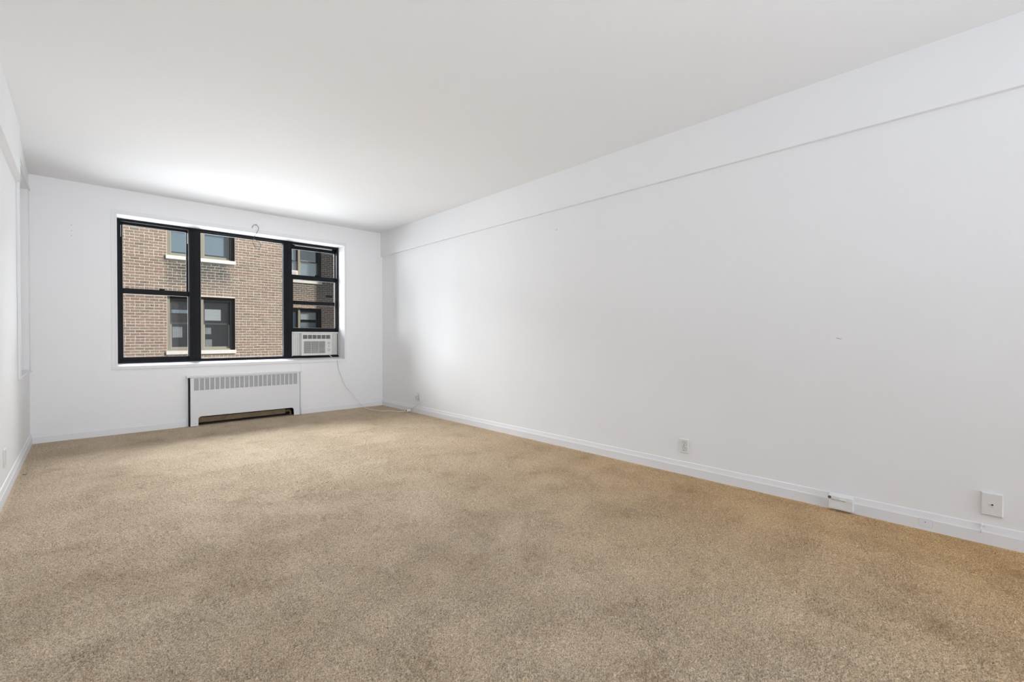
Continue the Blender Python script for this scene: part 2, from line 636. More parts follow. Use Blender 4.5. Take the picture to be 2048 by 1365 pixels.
skirting('baseboard_right', 'white baseboard along the right wall', [(1, 0.0, -1, YB, 0.0)])
skirting('baseboard_left', 'white baseboard along the left wall', [(1, -W, 1, YB, 0.0)])
skirting('baseboard_far', 'white baseboard on the far wall either side of the radiator cover', [(0, 0.0, -1, -W, -2.405), (0, 0.0, -1, -1.165, 0.0)])

# niche trim on the left wall
win2 = thing('window_2', (-W, -0.5, NZ0), 'white framed shallow niche on the left wall by the far corner', 'niche', kind='structure')
mb = MB()
mb.box(-W, -W + 0.014, -1.08, NY0, NZ0 - 0.012, NZ1 + 0.012, 0.002)
mb.box(-W, -W + 0.014, NY0, -0.002, NZ1, NZ1 + 0.02, 0.002)
mb.box(-W, -W + 0.006, NY1, -0.002, NZ0, NZ1, 0.001)
mb.build('window_casing', TRIM, win2)
MB().box(-W - 0.155, -W + 0.016, NY0, -0.012, NZ0 - 0.012, NZ0 + 0.006, 0.002).build('window_sill', TRIM, win2)
MB().box(-W - 0.157, -W - 0.14, NY0 + 0.002, NY1 - 0.002, NZ0 + 0.006, NZ1 - 0.002).build('back_panel', WALL, win2)

# ------------------------------------------------------------------ carpet (fine relief, one countless surface)


def tile_noise(n, pitch, lam, width, seed, stretch=1.0, ang=0.0):
    g = np.random.default_rng(seed).standard_normal((n, n))
    F = np.fft.fft2(g)
    k = np.fft.fftfreq(n, pitch)
    kx, ky = np.meshgrid(k, k, indexing='ij')
    c, s = math.cos(ang), math.sin(ang)
    a, b = (kx * c + ky * s) * stretch, (-kx * s + ky * c) / stretch
    kr = np.sqrt(a * a + b * b) + 1e-9
    f = np.exp(-(np.log(kr * lam) ** 2) / (2 * width ** 2))
    h = np.real(np.fft.ifft2(F * f))
    return (h / h.std()).astype(np.float32)


def sample(tile, pitch, X, Y):
    n = tile.shape[0]
    u, v = X / pitch, Y / pitch
    i, j = np.floor(u).astype(int), np.floor(v).astype(int)
    fu, fv = (u - i).astype(np.float32), (v - j).astype(np.float32)
    i0, i1, j0, j1 = i % n, (i + 1) % n, j % n, (j + 1) % n
    return (tile[i0, j0] * (1 - fu) * (1 - fv) + tile[i1, j0] * fu * (1 - fv) + tile[i0, j1] * (1 - fu) * fv + tile[i1, j1] * fu * fv)


def build_carpet():
    xs = np.arange(-W + 0.012, -0.010, 0.0042)
    ys = np.concatenate([np.arange(YB + 0.01, -6.5, 0.08), np.arange(-6.5, -4.2, 0.0040), np.arange(-4.2, -2.2, 0.0056), np.arange(-2.2, 0.02, 0.010)])
    X, Y = np.meshgrid(xs, ys, indexing='ij')
    p = 0.002
    t1 = tile_noise(1536, p, 0.0100, 0.32, 1, 1.35, -0.65)
    t2 = tile_noise(1536, p, 0.030, 0.45, 2, 1.7, -0.6)
    t3 = tile_noise(512, 0.02, 0.45, 0.5, 3)
    g = sample(t3, 0.02, X, Y)
    amp = 0.0028 * (1 + 0.18 * np.clip(g, -2, 2))
    Z = -0.009 + amp * np.clip(sample(t1, p, X, Y), -2.4, 2.4) + 0.0016 * np.clip(sample(t2, p, X + 1.3, Y + 0.7), -2, 2) + 0.0009 * g
    edge = np.minimum(np.minimum(np.minimum(X - xs[0], xs[-1] - X), np.maximum(-0.010 - Y, 0)), 0.022) / 0.022
    Z = Z * edge - 0.006 * (1 - edge)
    nx, ny = len(xs), len(ys)
    co = np.stack([X, Y, Z], -1).reshape(-1, 3).astype(np.float32)
    idx = np.arange(nx * ny, dtype=np.int32).reshape(nx, ny)
    q = np.stack([idx[:-1, :-1], idx[1:, :-1], idx[1:, 1:], idx[:-1, 1:]], -1).reshape(-1, 4)
    me = bpy.data.meshes.new('carpet')
    me.vertices.add(len(co))
    me.vertices.foreach_set('co', co.ravel())
    me.loops.add(q.size)
    me.loops.foreach_set('vertex_index', q.ravel())
    me.polygons.add(len(q))
    me.polygons.foreach_set('loop_start', np.arange(0, q.size, 4, dtype=np.int32))
    me.polygons.foreach_set('use_smooth', np.ones(len(q), dtype=bool))
    me.update(calc_edges=True)
    o = link('carpet', me, CARPET)
    tag(o, 'worn beige cut-pile carpet covering the whole floor', 'carpet', kind='stuff')


build_carpet()

# ------------------------------------------------------------------ the big black window
win = thing('window_1', (-1.78, 0.0, WZ0), 'wide three-part black window in the far wall', 'window', kind='structure')
FY = 0.20                               # front plane of the black frame
mb = MB()                               # thin raised border on the wall
mb.box(-3.036, WX0 + 0.002, -0.0035, 0.004, 0.668, 2.333, 0.001)
mb.box(WX1 - 0.002, -0.550, -0.0035, 0.004, 0.668, 2.333, 0.001)
mb.box(WX0, WX1, -0.0035, 0.004, WZ1 - 0.002, 2.333, 0.001)
mb.box(-3.040, -0.547, -0.010, 0.004, 0.666, 0.690, 0.002)
mb.build('window_casing', TRIM, win)
mb = MB()                               # white lining of the deep reveal
mb.box(WX0 - 0.004, WX0 + 0.012, -0.005, 0.30, WZ0, WZ1 + 0.004, 0.001)
mb.box(WX1 - 0.012, WX1 + 0.004, -0.005, 0.30, WZ0, WZ1 + 0.004, 0.001)
mb.box(WX0 - 0.004, WX1 + 0.004, -0.0045, 0.30, WZ1 - 0.012, WZ1 + 0.004, 0.001)
mb.build('jamb_lining', TRIM, win)
MB().prism([(-0.012, 0.672), (-0.012, 0.698), (-0.004, 0.703), (0.20, 0.722), (0.30, 0.722), (0.30, 0.672)], 0, WX0, WX1).build('window_sill', TRIM, win)
x0, x1, z0, z1 = WX0 + 0.012, WX1 - 0.012, 0.722, WZ1 - 0.012
mb = MB()
mb.frame(x0, x1, z0, z1, FY, FY + 0.13, 0.030, 0.022, 0.030, 0.026, 0.002)
mb.box(x0 + 0.028, x0 + 0.034, FY + 0.03, FY + 0.12, z0 + 0.03, z1 - 0.026)
mb.build('window_frame', BLACK, win)
for (a, b, g) in ((-2.345, -2.232, 0.05), (-1.316, -1.214, 0.045)):
    mb = MB()
    mb.box(a, b, FY - 0.004, FY + 0.060, z0 + 0.03, z1 - 0.026, 0.003)
    mb.box(a + 0.030, a + 0.036, FY - 0.008, FY, z0 + 0.03, z1 - 0.026, 0.001)
    mb.box(a + 0.055, a + 0.058, FY - 0.007, FY, z0 + 0.03, z1 - 0.026, 0.001)
    mb.build('mullion', BLACK, win)


def sash(name, xa, xb, za, zb, y, gl, gr, gb, gt, sides='lrtb', bead=0.0035, glass=None):
    """a sash whose glass opening is gl..gr x gb..gt, with a bright bead round the glass"""
    s = MB().frame(xa, xb, za, zb, y, y + 0.035, gl - xa, xb - gr, gb - za, zb - gt, 0.002).build(name, BLACK, win)
    MB().box(gl - 0.004, gr + 0.004, y + 0.020, y + 0.024, gb - 0.004, gt + 0.004).build('pane', glass or GLASS, s)
    m = MB()
    e = bead
    yb0, yb1 = y + 0.013, y + 0.020
    if 'l' in sides: m.box(gl - 0.001, gl + e, yb0, yb1, gb, gt)
    if 'r' in sides: m.box(gr - e, gr + 0.001, yb0, yb1, gb, gt)
    if 't' in sides: m.box(gl, gr, yb0, yb1, gt - e * 0.8, gt + 0.001)
    if 'b' in sides: m.box(gl, gr, yb0, yb1, gb - 0.001, gb + e * 0.8)
    m.build('glazing_bead', BEAD, s)
    return s


# left double-hung pair
sash('upper_sash', -2.972, -2.345, 1.49, 2.272, 0.262, -2.932, -2.362, 1.541, 2.238, 'l')
s = sash('lower_sash', -2.972, -2.345, 0.735, 1.541, 0.225, -2.932, -2.352, 0.786, 1.484, 'lrt', glass=GLASSD)
MB().box(-2.62, -2.57, 0.218, 0.232, 1.541, 1.556, 0.003).build('sash_lock', BLACK, s)
for xx in (-2.966, -2.357):
    MB().box(xx, xx + 0.004, 0.206, 0.222, 2.10, 2.225, 0.001).box(xx + 0.016, xx + 0.020, 0.206, 0.222, 2.095, 2.22, 0.001).build('balance_clip', BEAD, win)
# fixed picture light
sash('fixed_sash', -2.240, -1.306, 0.738, 2.272, 0.225, -2.227, -1.3125, 0.752, 2.250, 'rlt')
# right double-hung pair: lower sash pushed up above the air conditioner
sash('upper_sash', -1.216, -0.578, 1.452, 2.262, 0.268, -1.188, -0.608, 1.506, 2.205, 'r')
s = sash('lower_sash', -1.216, -0.578, 1.08, 1.852, 0.228, -1.186, -0.611, 1.132, 1.790, 'rb', glass=GLASSD)
MB().box(-0.90, -0.84, 0.215, 0.235, 1.852, 1.872, 0.003).build('sash_lock', BLACK, s)
MB().box(-1.165, -0.665, 0.212, 0.226, 2.243, 2.250, 0.001).box(-1.185, -0.665, 0.214, 0.226, 2.256, 2.2585, 0.0005).build('pale_strip', BEAD, win)  # two pale strips across the head of the right-hand sash

# ------------------------------------------------------------------ air conditioner in the right-hand sash
ac = thing('air_conditioner', (-0.9, 0.2, 0.745), 'off-white window air conditioner under the raised right-hand sash', 'air conditioner')
ax0, ax1, az0, az1, ay = -1.108, -0.700, 0.757, 1.058, 0.140
mb = MB()                               # front housing with openings for the grille and louvre
holes = [(-1.09, -0.722, 0.983, 1.037), (-1.078, -0.793, 0.787, 0.951)]
holed_slab(mb, ax0, ax1, az0, az1, holes, ay, ay + 0.11, 1)
mb.build('housing', ACW, ac)
MB().box(ax0 + 0.004, ax1 - 0.004, ay + 0.10, 0.62, az0 + 0.01, az1 - 0.012, 0.004).build('case', ACW, ac)
MB().box(-1.092, -0.720, ay + 0.012, ay + 0.018, 0.981, 1.039).build('intake_screen', GREYV, ac)
for k in range(5):
    xx = -1.09 + (k + 1) * 0.368 / 6
    MB().box(xx - 0.003, xx + 0.003, ay - 0.001, ay + 0.012, 0.983, 1.037).build('grille_bar', ACW, ac)
MB().box(-1.080, -0.791, ay + 0.030, ay + 0.036, 0.785, 0.953).build('louver_backing', mat('louver_shadow_grey', (0.33, 0.33, 0.32), 0.6), ac)
for k in range(12):
    zz = 0.795 + k * 0.1515 / 11.4
    MB().prism([(ay + 0.001, zz), (ay + 0.003, zz + 0.0075), (ay + 0.030, zz + 0.013), (ay + 0.030, zz + 0.010)], 0, -1.078, -0.793).build('louver', LOUV, ac)
for xx in (-0.985, -0.885):
    MB().box(xx, xx + 0.004, ay - 0.0005, ay + 0.004, 0.787, 0.951).build('louver_post', ACW, ac)
for zz in (0.921, 0.832):
    kn = MB().cyl((-0.742, ay, zz), 1, 0.0195, -0.004, 24).cyl((-0.742, ay - 0.004, zz), 1, 0.016, -0.012, 24, 0.013).build('knob', ACW, ac)
    MB().box(-0.7435, -0.7405, ay - 0.0175, ay - 0.015, zz - 0.012, zz + 0.012).build('pointer', SLOT, kn)
    MB().cyl((-0.742, ay - 0.0002, zz), 1, 0.0225, -0.0012, 24).build('dial_ring', LOUV, kn)
MB().cyl((-0.742, ay, 0.878), 1, 0.0055, -0.003, 14).build('indicator', SLOT, ac)


def accordion(xa, xb, nfold):
    mb = MB()
    pts_f, pts_b = [], []
    for k in range(2 * nfold + 1):
        xx = xa + (xb - xa) * k / (2 * nfold)
        d = 0.0 if k % 2 else 0.006
        pts_f.append((xx, 0.205 + d))
        pts_b.append((xx, 0.222 + d))
    mb.prism(pts_f + pts_b[::-1], 2, 0.757, 1.060)
    return mb.build('accordion_curtain', ACG, ac)


accordion(-1.206, ax0 + 0.002, 4)
accordion(ax1 - 0.002, -0.590, 4)
mb = MB()
mb.box(-1.212, -0.582, 0.196, 0.245, 1.060, 1.079, 0.003)
mb.box(-1.214, -1.204, 0.198, 0.24, 0.750, 1.062, 0.002)
mb.box(-0.592, -0.582, 0.198, 0.24, 0.750, 1.062, 0.002)
mb.build('curtain_frame', ACW, ac)
MB().box(-1.20, -0.60, 0.215, 0.60, 0.7525, 0.757).build('base_rail', SLOT, ac)

# ------------------------------------------------------------------ power cord of the air conditioner
cordp = [(ray_hit(659.5, 711.5, 1, 0.15)), ray_hit(665, 715.5, 1, 0.085), ray_hit(671, 719, 1, 0.005), ray_hit(675, 723.5, 1, -0.020), ray_hit(676.5, 735, 1, -0.022)]
for (a, b, y) in ((679.3, 744.4, -0.026), (684.4, 757, -0.036), (691.4, 773, -0.055), (701.6, 783.8, -0.08), (710.4, 794.6, -0.11), (719.3, 806.6, -0.15)):
    cordp.append(ray_hit(a, b, 1, y))
for (a, b) in ((729, 815.5), (736, 818.8), (752.3, 821.2), (766.3, 823.1), (777.7, 822.0), (795.5, 823.8), (806, 823.3)):
    cordp.append(ray_hit(a, b, 2, 0.0045))
blk = ray_hit(817.5, 824.0, 2, 0.0)
blk.x = min(blk.x, -0.045)
cordp.append(Vector((blk.x - 0.03, blk.y + 0.01, 0.012)))
cord = thing('power_cord', (blk.x, blk.y, 0.0), 'thin white power cord from the air conditioner to the corner outlet', 'cord')
MB().tube(cordp, 0.0042, 8).build('cord', CORD, cord, smooth=True)
mb = MB().box(blk.x - 0.036, blk.x + 0.024, blk.y - 0.022, blk.y + 0.022, 0.002, 0.036, 0.008, 2)
bl = mb.build('inline_box', PLASTIC, cord)
bl['label'] = 'white inline shut-off box lying on the carpet'
MB().box(blk.x - 0.037, blk.x - 0.0355, blk.y - 0.010, blk.y + 0.010, 0.012, 0.026, 0.0005).build('test_button', SLOT, bl)
py_, pz_ = -1.005, 0.205
plugpts = [Vector((blk.x + 0.02, blk.y - 0.012, 0.022)), ray_hit(824, 817.5, 0, -0.035), ray_hit(832, 811.5, 0, -0.034), ray_hit(836.8, 805.5, 0, -0.034), Vector((-0.034, py_, pz_ - 0.045)), Vector((-0.032, py_, pz_ - 0.015))]
MB().tube(plugpts, 0.0042, 8).build('cord', CORD, cord, smooth=True)
mb = MB().box(-0.040, -0.0072, py_ - 0.017, py_ + 0.017, pz_ - 0.022, pz_ + 0.020, 0.006, 2)
mb.loft([[(-0.034 + 0.008 * math.cos(t), py_ + 0.008 * math.sin(t), pz_ - 0.020) for t in np.linspace(0, 2 * math.pi, 11)[:-1]],
         [(-0.034 + 0.005 * math.cos(t), py_ + 0.005 * math.sin(t), pz_ - 0.050) for t in np.linspace(0, 2 * math.pi, 11)[:-1]]])
mb.build('plug', mat('plug_grey', (0.55, 0.55, 0.54), 0.45), cord)

# ------------------------------------------------------------------ outlets and plates


def duplex(name, y, z, label, x=0.0, sgn=-1, w=0.070, h=0.104):
    """duplex outlet on a wall in the plane x, facing sgn"""
    t = thing(name, (x, y, z), label, 'outlet')
    MB().box(x, x + sgn * 0.0065, y - w / 2, y + w / 2, z - h / 2, z + h / 2, 0.003, 2).build('cover_plate', PLASTIC, t)
    for dz in (0.0205, -0.0205):
        pts = []
        for k in range(24):
            a = 2 * math.pi * k / 24
            pts.append((y + max(-0.0165, min(0.0165, 0.019 * math.cos(a))), z + dz + max(-0.0135, min(0.0135, 0.019 * math.sin(a)))))
        r = MB().prism(pts, 0, x + sgn * 0.006, x + sgn * 0.0085).build('receptacle', PLASTIC, t)
        mb = MB()
        mb.prism([(p[0] + (p[0] - y) * 0.07, p[1] + (p[1] - z - dz) * 0.09) for p in pts], 0, x + sgn * 0.0060, x + sgn * 0.0069)
        mb.build('gap_ring', SLOT, r)
        mb = MB()
        for dy in (-0.0066, 0.0066):
            mb.box(x + sgn * 0.0083, x + sgn * 0.0089, y + dy - 0.0013, y + dy + 0.0013, z + dz - 0.001, z + dz + 0.008)
        mb.box(x + sgn * 0.0083, x + sgn * 0.0089, y - 0.003, y + 0.003, z + dz - 0.0105, z + dz - 0.0055)
        mb.build('slots', SLOT, r)
    MB().cyl((x + sgn * 0.0062, y, z), 0, 0.0035, sgn * 0.0012, 12).build('screw', BRASSY, t)
    return t


duplex('wall_outlet', -4.690, 0.2045, 'white duplex outlet midway along the right wall with both sockets empty')
duplex('wall_outlet', -1.012, 0.218, 'white outlet on the right wall near the corner with a plug in it')
bk = thing('blank_plate', (-W, -1.965, 0.245), 'plain white blank plate low on the left wall at the photo edge', 'wall plate')
MB().box(-W, -W + 0.008, -2.0, -1.93, 0.190, 0.300, 0.002).build('plate', PLASTIC, bk)
for dz in (-0.041, 0.041):
    MB().cyl((-W + 0.0078, -1.965, 0.245 + dz), 0, 0.0032, 0.0008, 12).build('screw', PLASTIC, bk)

# square plate with a cable hole
pl = thing('cable_plate', (0, -6.264, 0.194), 'square white wall plate with one dark cable hole in its middle', 'wall plate')
mb = MB()
yc, zc, hw, hh = -6.264, 0.1945, 0.0375, 0.056
mb.loft([[(x, yc - a, zc - b), (x, yc + a, zc - b), (x, yc + a, zc + b), (x, yc - a, zc + b)] for x, a, b in ((0.0, hw, hh), (-0.010, hw, hh), (-0.014, hw - 0.004, hh - 0.004))])
mb.build('plate', PLASTIC, pl)
MB().cyl((-0.0139, yc, zc), 0, 0.0062, -0.003, 16).build('grommet', PLASTIC, pl)
MB().cyl((-0.0165, yc, zc), 0, 0.0040, -0.0006, 14).build('cable_hole', SLOT, pl)
for dz in (-0.041, 0.041):
    MB().cyl((-0.0138, yc, zc + dz), 0, 0.0032, -0.0008, 12).build('screw', PLASTIC, pl)
MB().cyl((-0.0138, yc - 0.001, zc - 0.011), 0, 0.0012, -0.0006, 8).build('pin_hole', SLOT, pl)

# surface box on the skirting
jb = thing('junction_box', (-0.02, -5.655, 0.05), 'white telephone junction box mounted on the baseboard of the right wall', 'junction box')
mb = MB().box(-0.046, -0.010, -5.716, -5.598, 0.006, 0.083, 0.003, 2)
mb.prism([(-0.014, 0.080), (-0.045, 0.080), (-0.020, 0.093), (-0.012, 0.093)], 1, -5.714, -5.600)
mb.build('box_cover', PLASTIC, jb)
MB().box(-0.0475, -0.0455, -5.680, -5.612, 0.0595, 0.0625).build('cover_seam', mat('seam_grey', (0.42, 0.42, 0.42), 0.7), jb)
MB().box(-0.052, -0.0455, -5.684, -5.655, 0.0625, 0.072, 0.002).build('latch', PLASTIC, jb)
kn = MB().cyl((-0.046, -5.604, 0.072), 0, 0.0075, -0.006, 18).build('cable_bush', SLOT, jb)
MB().cyl((-0.051, -5.604, 0.072), 0, 0.0045, -0.003, 14).build('bush_core', BRASSY, kn)

# rounded plate let into the skirting
bp = thing('baseboard_plate', (-0.014, -6.023, 0.036), 'small rounded white plate with a black hole set into the baseboard', 'wall plate')
pts = []
for cy_, cz_, a0 in ((-6.005, 0.043, 0), (-6.041, 0.043, 90), (-6.041, 0.022, 180), (-6.005, 0.022, 270)):
    for k in range(5):
        a = math.radians(a0 + 22.5 * k)
        pts.append((cy_ + 0.009 * math.cos(a), cz_ + 0.009 * math.sin(a)))
MB().prism(pts, 0, -0.013, -0.0152).build('plate', TRIM, bp)
MB().prism([(p[0] + (p[0] + 6.023) * 0.045, p[1] + (p[1] - 0.0325) * 0.07) for p in pts], 0, -0.0135, -0.0143).build('plate_ring', mat('plate_ring_grey', (0.58, 0.58, 0.58), 0.8), bp)  # grey ring just outside the plate's edge
MB().cyl((-0.0151, -6.021, 0.037), 0, 0.0024, -0.0006, 14).build('hole', SLOT, bp)

# painted cable clip at the skirting
cl = thing('cable_clip', (-0.01, -6.228, 0.08), 'tiny white painted cable clip above the baseboard below the square plate', 'clip')
MB().box(-0.016, -0.002, -6.231, -6.225, 0.076, 0.092, 0.002).box(-0.012, 0.0, -6.243, -6.231, 0.080, 0.083, 0.001).build('saddle', TRIM, cl)
MB().tube([(-0.011, -6.228, 0.078), (-0.019, -6.228, 0.064), (-0.017, -6.228, 0.046)], 0.0025, 6).build('cable_stub', TRIM, cl)

# small marks on the right wall and the far wall
MB().prism([(-3.428, 2.026), (-3.440, 2.030), (-3.440, 2.034), (-3.428, 2.030)], 0, 0.001, -0.0006).build('scuff_mark', SCUFF, wall_right)
MB().prism([(-3.416, 2.021), (-3.427, 2.023), (-3.427, 2.027), (-3.416, 2.025)], 0, 0.001, -0.0006).build('scuff_mark', SCUFF, wall_right)
MB().prism([(-5.623, 1.0125), (-5.648, 1.005), (-5.648, 1.003), (-5.623, 1.0085)], 0, 0.001, -0.0006).build('scuff_mark', SCUFF, wall_right)
MB().box(-0.004, 0.0, -5.036, -5.032, 0.100, 0.110, 0.001).build('paint_drip', TRIM, wall_right)
for zz in (2.118, 2.060, 2.010):
    MB().cyl((-3.327, 0.0005, zz), 1, 0.0035, -0.0012, 10).build('nail_hole', SCUFF, wall_far)

# ------------------------------------------------------------------ wire hook hanging over the window
hk = thing('wire_hook', (-1.69, -0.012, 2.39), 'bent thin wire hook hanging from a nail above the window', 'hook')
hp = [(504.6, 456.5), (505.0, 453.4), (507.5, 450.6), (511.3, 449.6), (515, 451.8), (517.2, 456.5), (516.4, 461.0), (513.2, 466.5), (509.6, 472.2), (507.4, 477.5), (506.0, 482.5), (506.8, 488.0), (509.5, 493.5), (513.5, 497.6), (517.4, 498.8), (520.6, 495.6), (521.5, 491.0), (519.8, 486.6), (516.0, 483.0), (511.0, 480.4), (507.2, 478.8)]
pts = [ray_hit(a, b, 1, -0.016) for a, b in hp]
MB().tube(pts, 0.0027, 8).build('wire', WIRE, hk, smooth=True)
np_ = ray_hit(512, 450.4, 1, -0.005)
MB().cyl((np_.x, 0.004, np_.z - 0.001), 1, 0.0024, -0.026, 10).cyl((np_.x, -0.022, np_.z - 0.001), 1, 0.0045, -0.002, 12).build('nail', WIRE, hk)

# ------------------------------------------------------------------ radiator cover
RY = -0.050
rc = thing('radiator_cover', (-1.78, -0.02, 0.0), 'white metal radiator cover with a slotted top under the window', 'radiator cover')
pts = [(-2.378, -0.003), (-2.378, 0.400), (-1.192, 0.400), (-1.192, -0.003), (-1.268, -0.003), (-1.272, 0.062)]
for k in range(1, 6):
    a = math.radians(90 * k / 5)
    pts.append((-1.300 + 0.028 * math.cos(a), 0.066 + 0.030 * math.sin(a)))
for k in range(0, 6):
    a = math.radians(90 + 90 * k / 5)
    pts.append((-2.270 + 0.030 * math.cos(a), 0.070 + 0.030 * math.sin(a)))
pts.append((-2.300, -0.003))
mb = MB().prism(pts, 1, RY, RY + 0.004)
N = 22
xa, xb = -2.340, -1.231
pitch = (xb - xa) / N
wbar = 0.0105
mb.box(-2.378, xa, RY, RY + 0.004, 0.400, 0.545)
mb.box(xb, -1.192, RY, RY + 0.004, 0.400, 0.545)
mb.box(xa, xb, RY, RY + 0.004, 0.537, 0.545)
mb.box(-2.378, -2.374, RY, -0.001, -0.003, 0.545)
mb.box(-1.196, -1.192, RY, -0.001, -0.003, 0.545)
bmesh.ops.remove_doubles(mb.bm, verts=mb.bm.verts, dist=1e-5)
mb.build('front_panel', COVER, rc)
for k in range(1, N):
    xx = xa + k * pitch
    MB().box(xx - wbar / 2, xx + wbar / 2, RY, RY + 0.004, 0.400, 0.537).build('grille_bar', COVER, rc)
# woven screen behind the slots
mb = MB()
for k in range(24):
    zz = 0.3975 + k * 0.1415 / 24
    mb.box(xa - 0.005, xb + 0.005, RY + 0.006, RY + 0.008, zz, zz + 0.0037)
for k in range(150):
    xx = xa + k * (xb - xa) / 150
    mb.box(xx, xx + 0.0040, RY + 0.0075, RY + 0.0095, 0.396, 0.54)
sc = mb.build('screen', MESH, rc)
sc['kind'] = 'stuff'
mb = MB()
mb.prism([(-0.001, 0.547), (-0.056, 0.547), (-0.057, 0.550), (-0.054, 0.558), (-0.001, 0.562)], 0, -2.404, -1.166)
mb.build('top_ledge', COVER, rc)
MB().box(-2.409, -2.405, -0.054, -0.001, 0.547, 0.574, 0.001).build('end_tab', COVER, rc)
MB().box(-2.3885, -2.3795, -0.047, -0.001, -0.003, 0.545).build('side_gap_shade', DARK, rc)  # near-black strip standing in for the shade in the side gap
for xx in (-2.318, -2.330):
    MB().cyl((xx, RY, 0.022), 1, 0.0035, -0.002, 10).build('rivet', BRASSY, rc)
# the convector inside the recess behind the cover
cv = thing('convector', (-1.78, 0.07, 0.0), 'brown dusty convector element seen under the cut-out of the radiator cover', 'radiator')
MB().box(-2.35, -1.36, 0.000, 0.012, 0.024, 0.082, 0.003).build('element', PIPE, cv)
for k in range(60):
    xx = -2.33 + k * 0.0160
    MB().box(xx, xx + 0.0015, 0.014, 0.13, 0.014, 0.090).build('fin', PIPE, cv)
mb = MB().tube([(-1.36, 0.075, 0.045), (-1.29, 0.075, 0.045), (-1.275, 0.075, 0.02), (-1.275, 0.075, -0.02)], 0.016, 10)
mb.build('pipe', PIPE, cv, smooth=True)
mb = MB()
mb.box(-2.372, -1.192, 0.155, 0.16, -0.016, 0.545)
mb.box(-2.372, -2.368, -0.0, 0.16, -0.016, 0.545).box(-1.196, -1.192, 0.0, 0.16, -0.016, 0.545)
o = mb.build('recess_shade_lining', DARK)  # near-black sheet puts the recess's shade into its colour
tag(o, 'recess lining behind the radiator cover, coloured near-black for its shade', 'recess lining', kind='structure')
# seam of the boxed panel above the cover
mb = MB().box(-1.1655, -1.1635, -0.002, 0.001, 0.566, 0.668)
mb.build('panel_seam', TRIM, wall_far)

# a dark scrap of thread on the carpet
ln = MB().tube([ray_hit(45.5, 950.5, 2, 0.003), ray_hit(49, 950.0, 2, 0.004), ray_hit(53, 949.0, 2, 0.003)], 0.0022, 6).build('thread_scrap', SLOT)
tag(ln, 'short dark thread scrap lying on the carpet by the left wall', 'thread')

# ================================================================== outside
# our own building's outer face and the courtyard ground
mb = holed_slab(MB(), -14, 9, -9, 3.4, [(WX0 - 0.2, WX1 + 0.25, 0.60, WZ1 + 0.15)], 0.301, 0.50, 1, reveal_mi=None)
o = mb.build('wall_outer', BRICKFAR)
tag(o, 'outer brick face of this building around the window', 'wall', kind='structure')
o = MB().box(-16, 16, 0.5, 30, -9.2, -9.0).build('courtyard_ground', CONCRETE)
tag(o, 'grey concrete ground of the courtyard far below the window', 'ground', kind='structure')
nb = thing('neighbouring_block', (13.5, 8.6, -9.0), 'tall plain brick block off to the right that shades the far wing', 'building')
MB().box(11.0, 16.0, 6.16, 11.0, -9.0, 15.0).build('block_wall', BRICKFAR, nb)
MB().box(10.9, 16.1, 6.10, 11.06, 15.0, 15.3, 0.02).build('coping', STONE, nb)

FY1, FY2 = 10.0, 13.3                   # nearer front and set-back wing
XC = 1.57                               # the corner between them
bd = thing('apartment_building', (-1.0, FY1 + 3, -9.0), 'brick apartment building with beige framed windows across the courtyard', 'building')
CH, CZ0 = 0.0808, 0.914                 # course height, a header course
LS, LH = 0.2096, 0.1048
op1 = [(-1.492, 0.207, 0.590 + 2.755 * k, 2.200 + 2.755 * k) for k in (-1, 0, 1)]
op2 = [(2.370, 4.108, 0.560 + 2.755 * k, 2.185 + 2.755 * k) for k in (-1, 0, 1)]

mb = MB()
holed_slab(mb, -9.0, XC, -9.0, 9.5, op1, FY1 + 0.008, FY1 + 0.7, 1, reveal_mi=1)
w1 = mb.build('front_wall', [MORTAR, RETURN], bd)  # window reveals take the black that stands for shade
mb = MB()
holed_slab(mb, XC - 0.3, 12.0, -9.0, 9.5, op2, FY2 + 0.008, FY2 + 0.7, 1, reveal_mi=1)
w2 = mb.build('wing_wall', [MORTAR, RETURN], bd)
MB().box(-9.0, XC, FY1 + 0.7, FY2 + 0.7, -9.0, 9.5).build('front_body', BRICKFAR, bd)
MB().box(XC - 0.3, 12.0, FY2 + 0.7, FY2 + 1.2, -9.0, 9.5).build('wing_body', BRICKFAR, bd)


def courses(x0, x1, z0, z1, holes, seed, flip):
    """(x centre, z centre, length) of every brick in common bond"""
    r = random.Random(seed)
    out = []
    k0, k1 = math.floor((z0 - CZ0) / CH), math.ceil((z1 - CZ0) / CH)
    for k in range(k0, k1):
        z = CZ0 + k * CH
        head = k % 6 == 0
        L = LH if head else LS
        spans = [(x0, x1)]
        for h in holes:
            if h[2] - 0.095 < z < h[3] + 0.01:
                ns = []
                for a, b in spans:
                    if h[1] <= a or h[0] >= b:
                        ns.append((a, b))
                    else:
                        if h[0] - 0.012 > a: ns.append((a, h[0] - 0.012))
                        if h[1] + 0.012 < b: ns.append((h[1] + 0.012, b))
                spans = ns
        off = (0.5 * (k % 2) + 0.04 * r.uniform(-1, 1)) * LS
        for a, b in spans:
            i0 = math.floor((a - off) / L) - 1
            x = off + i0 * L
            while x < b:
                p, q = max(x + r.uniform(.0075, .0105), a), min(x + L - r.uniform(.0075, .0105), b)
                if q - p > 0.028:
                    out.append(((p + q) / 2, z + r.uniform(-.003, .003), q - p))
                x += L
    return out


BH = CH - 0.0205
BD = 0.03


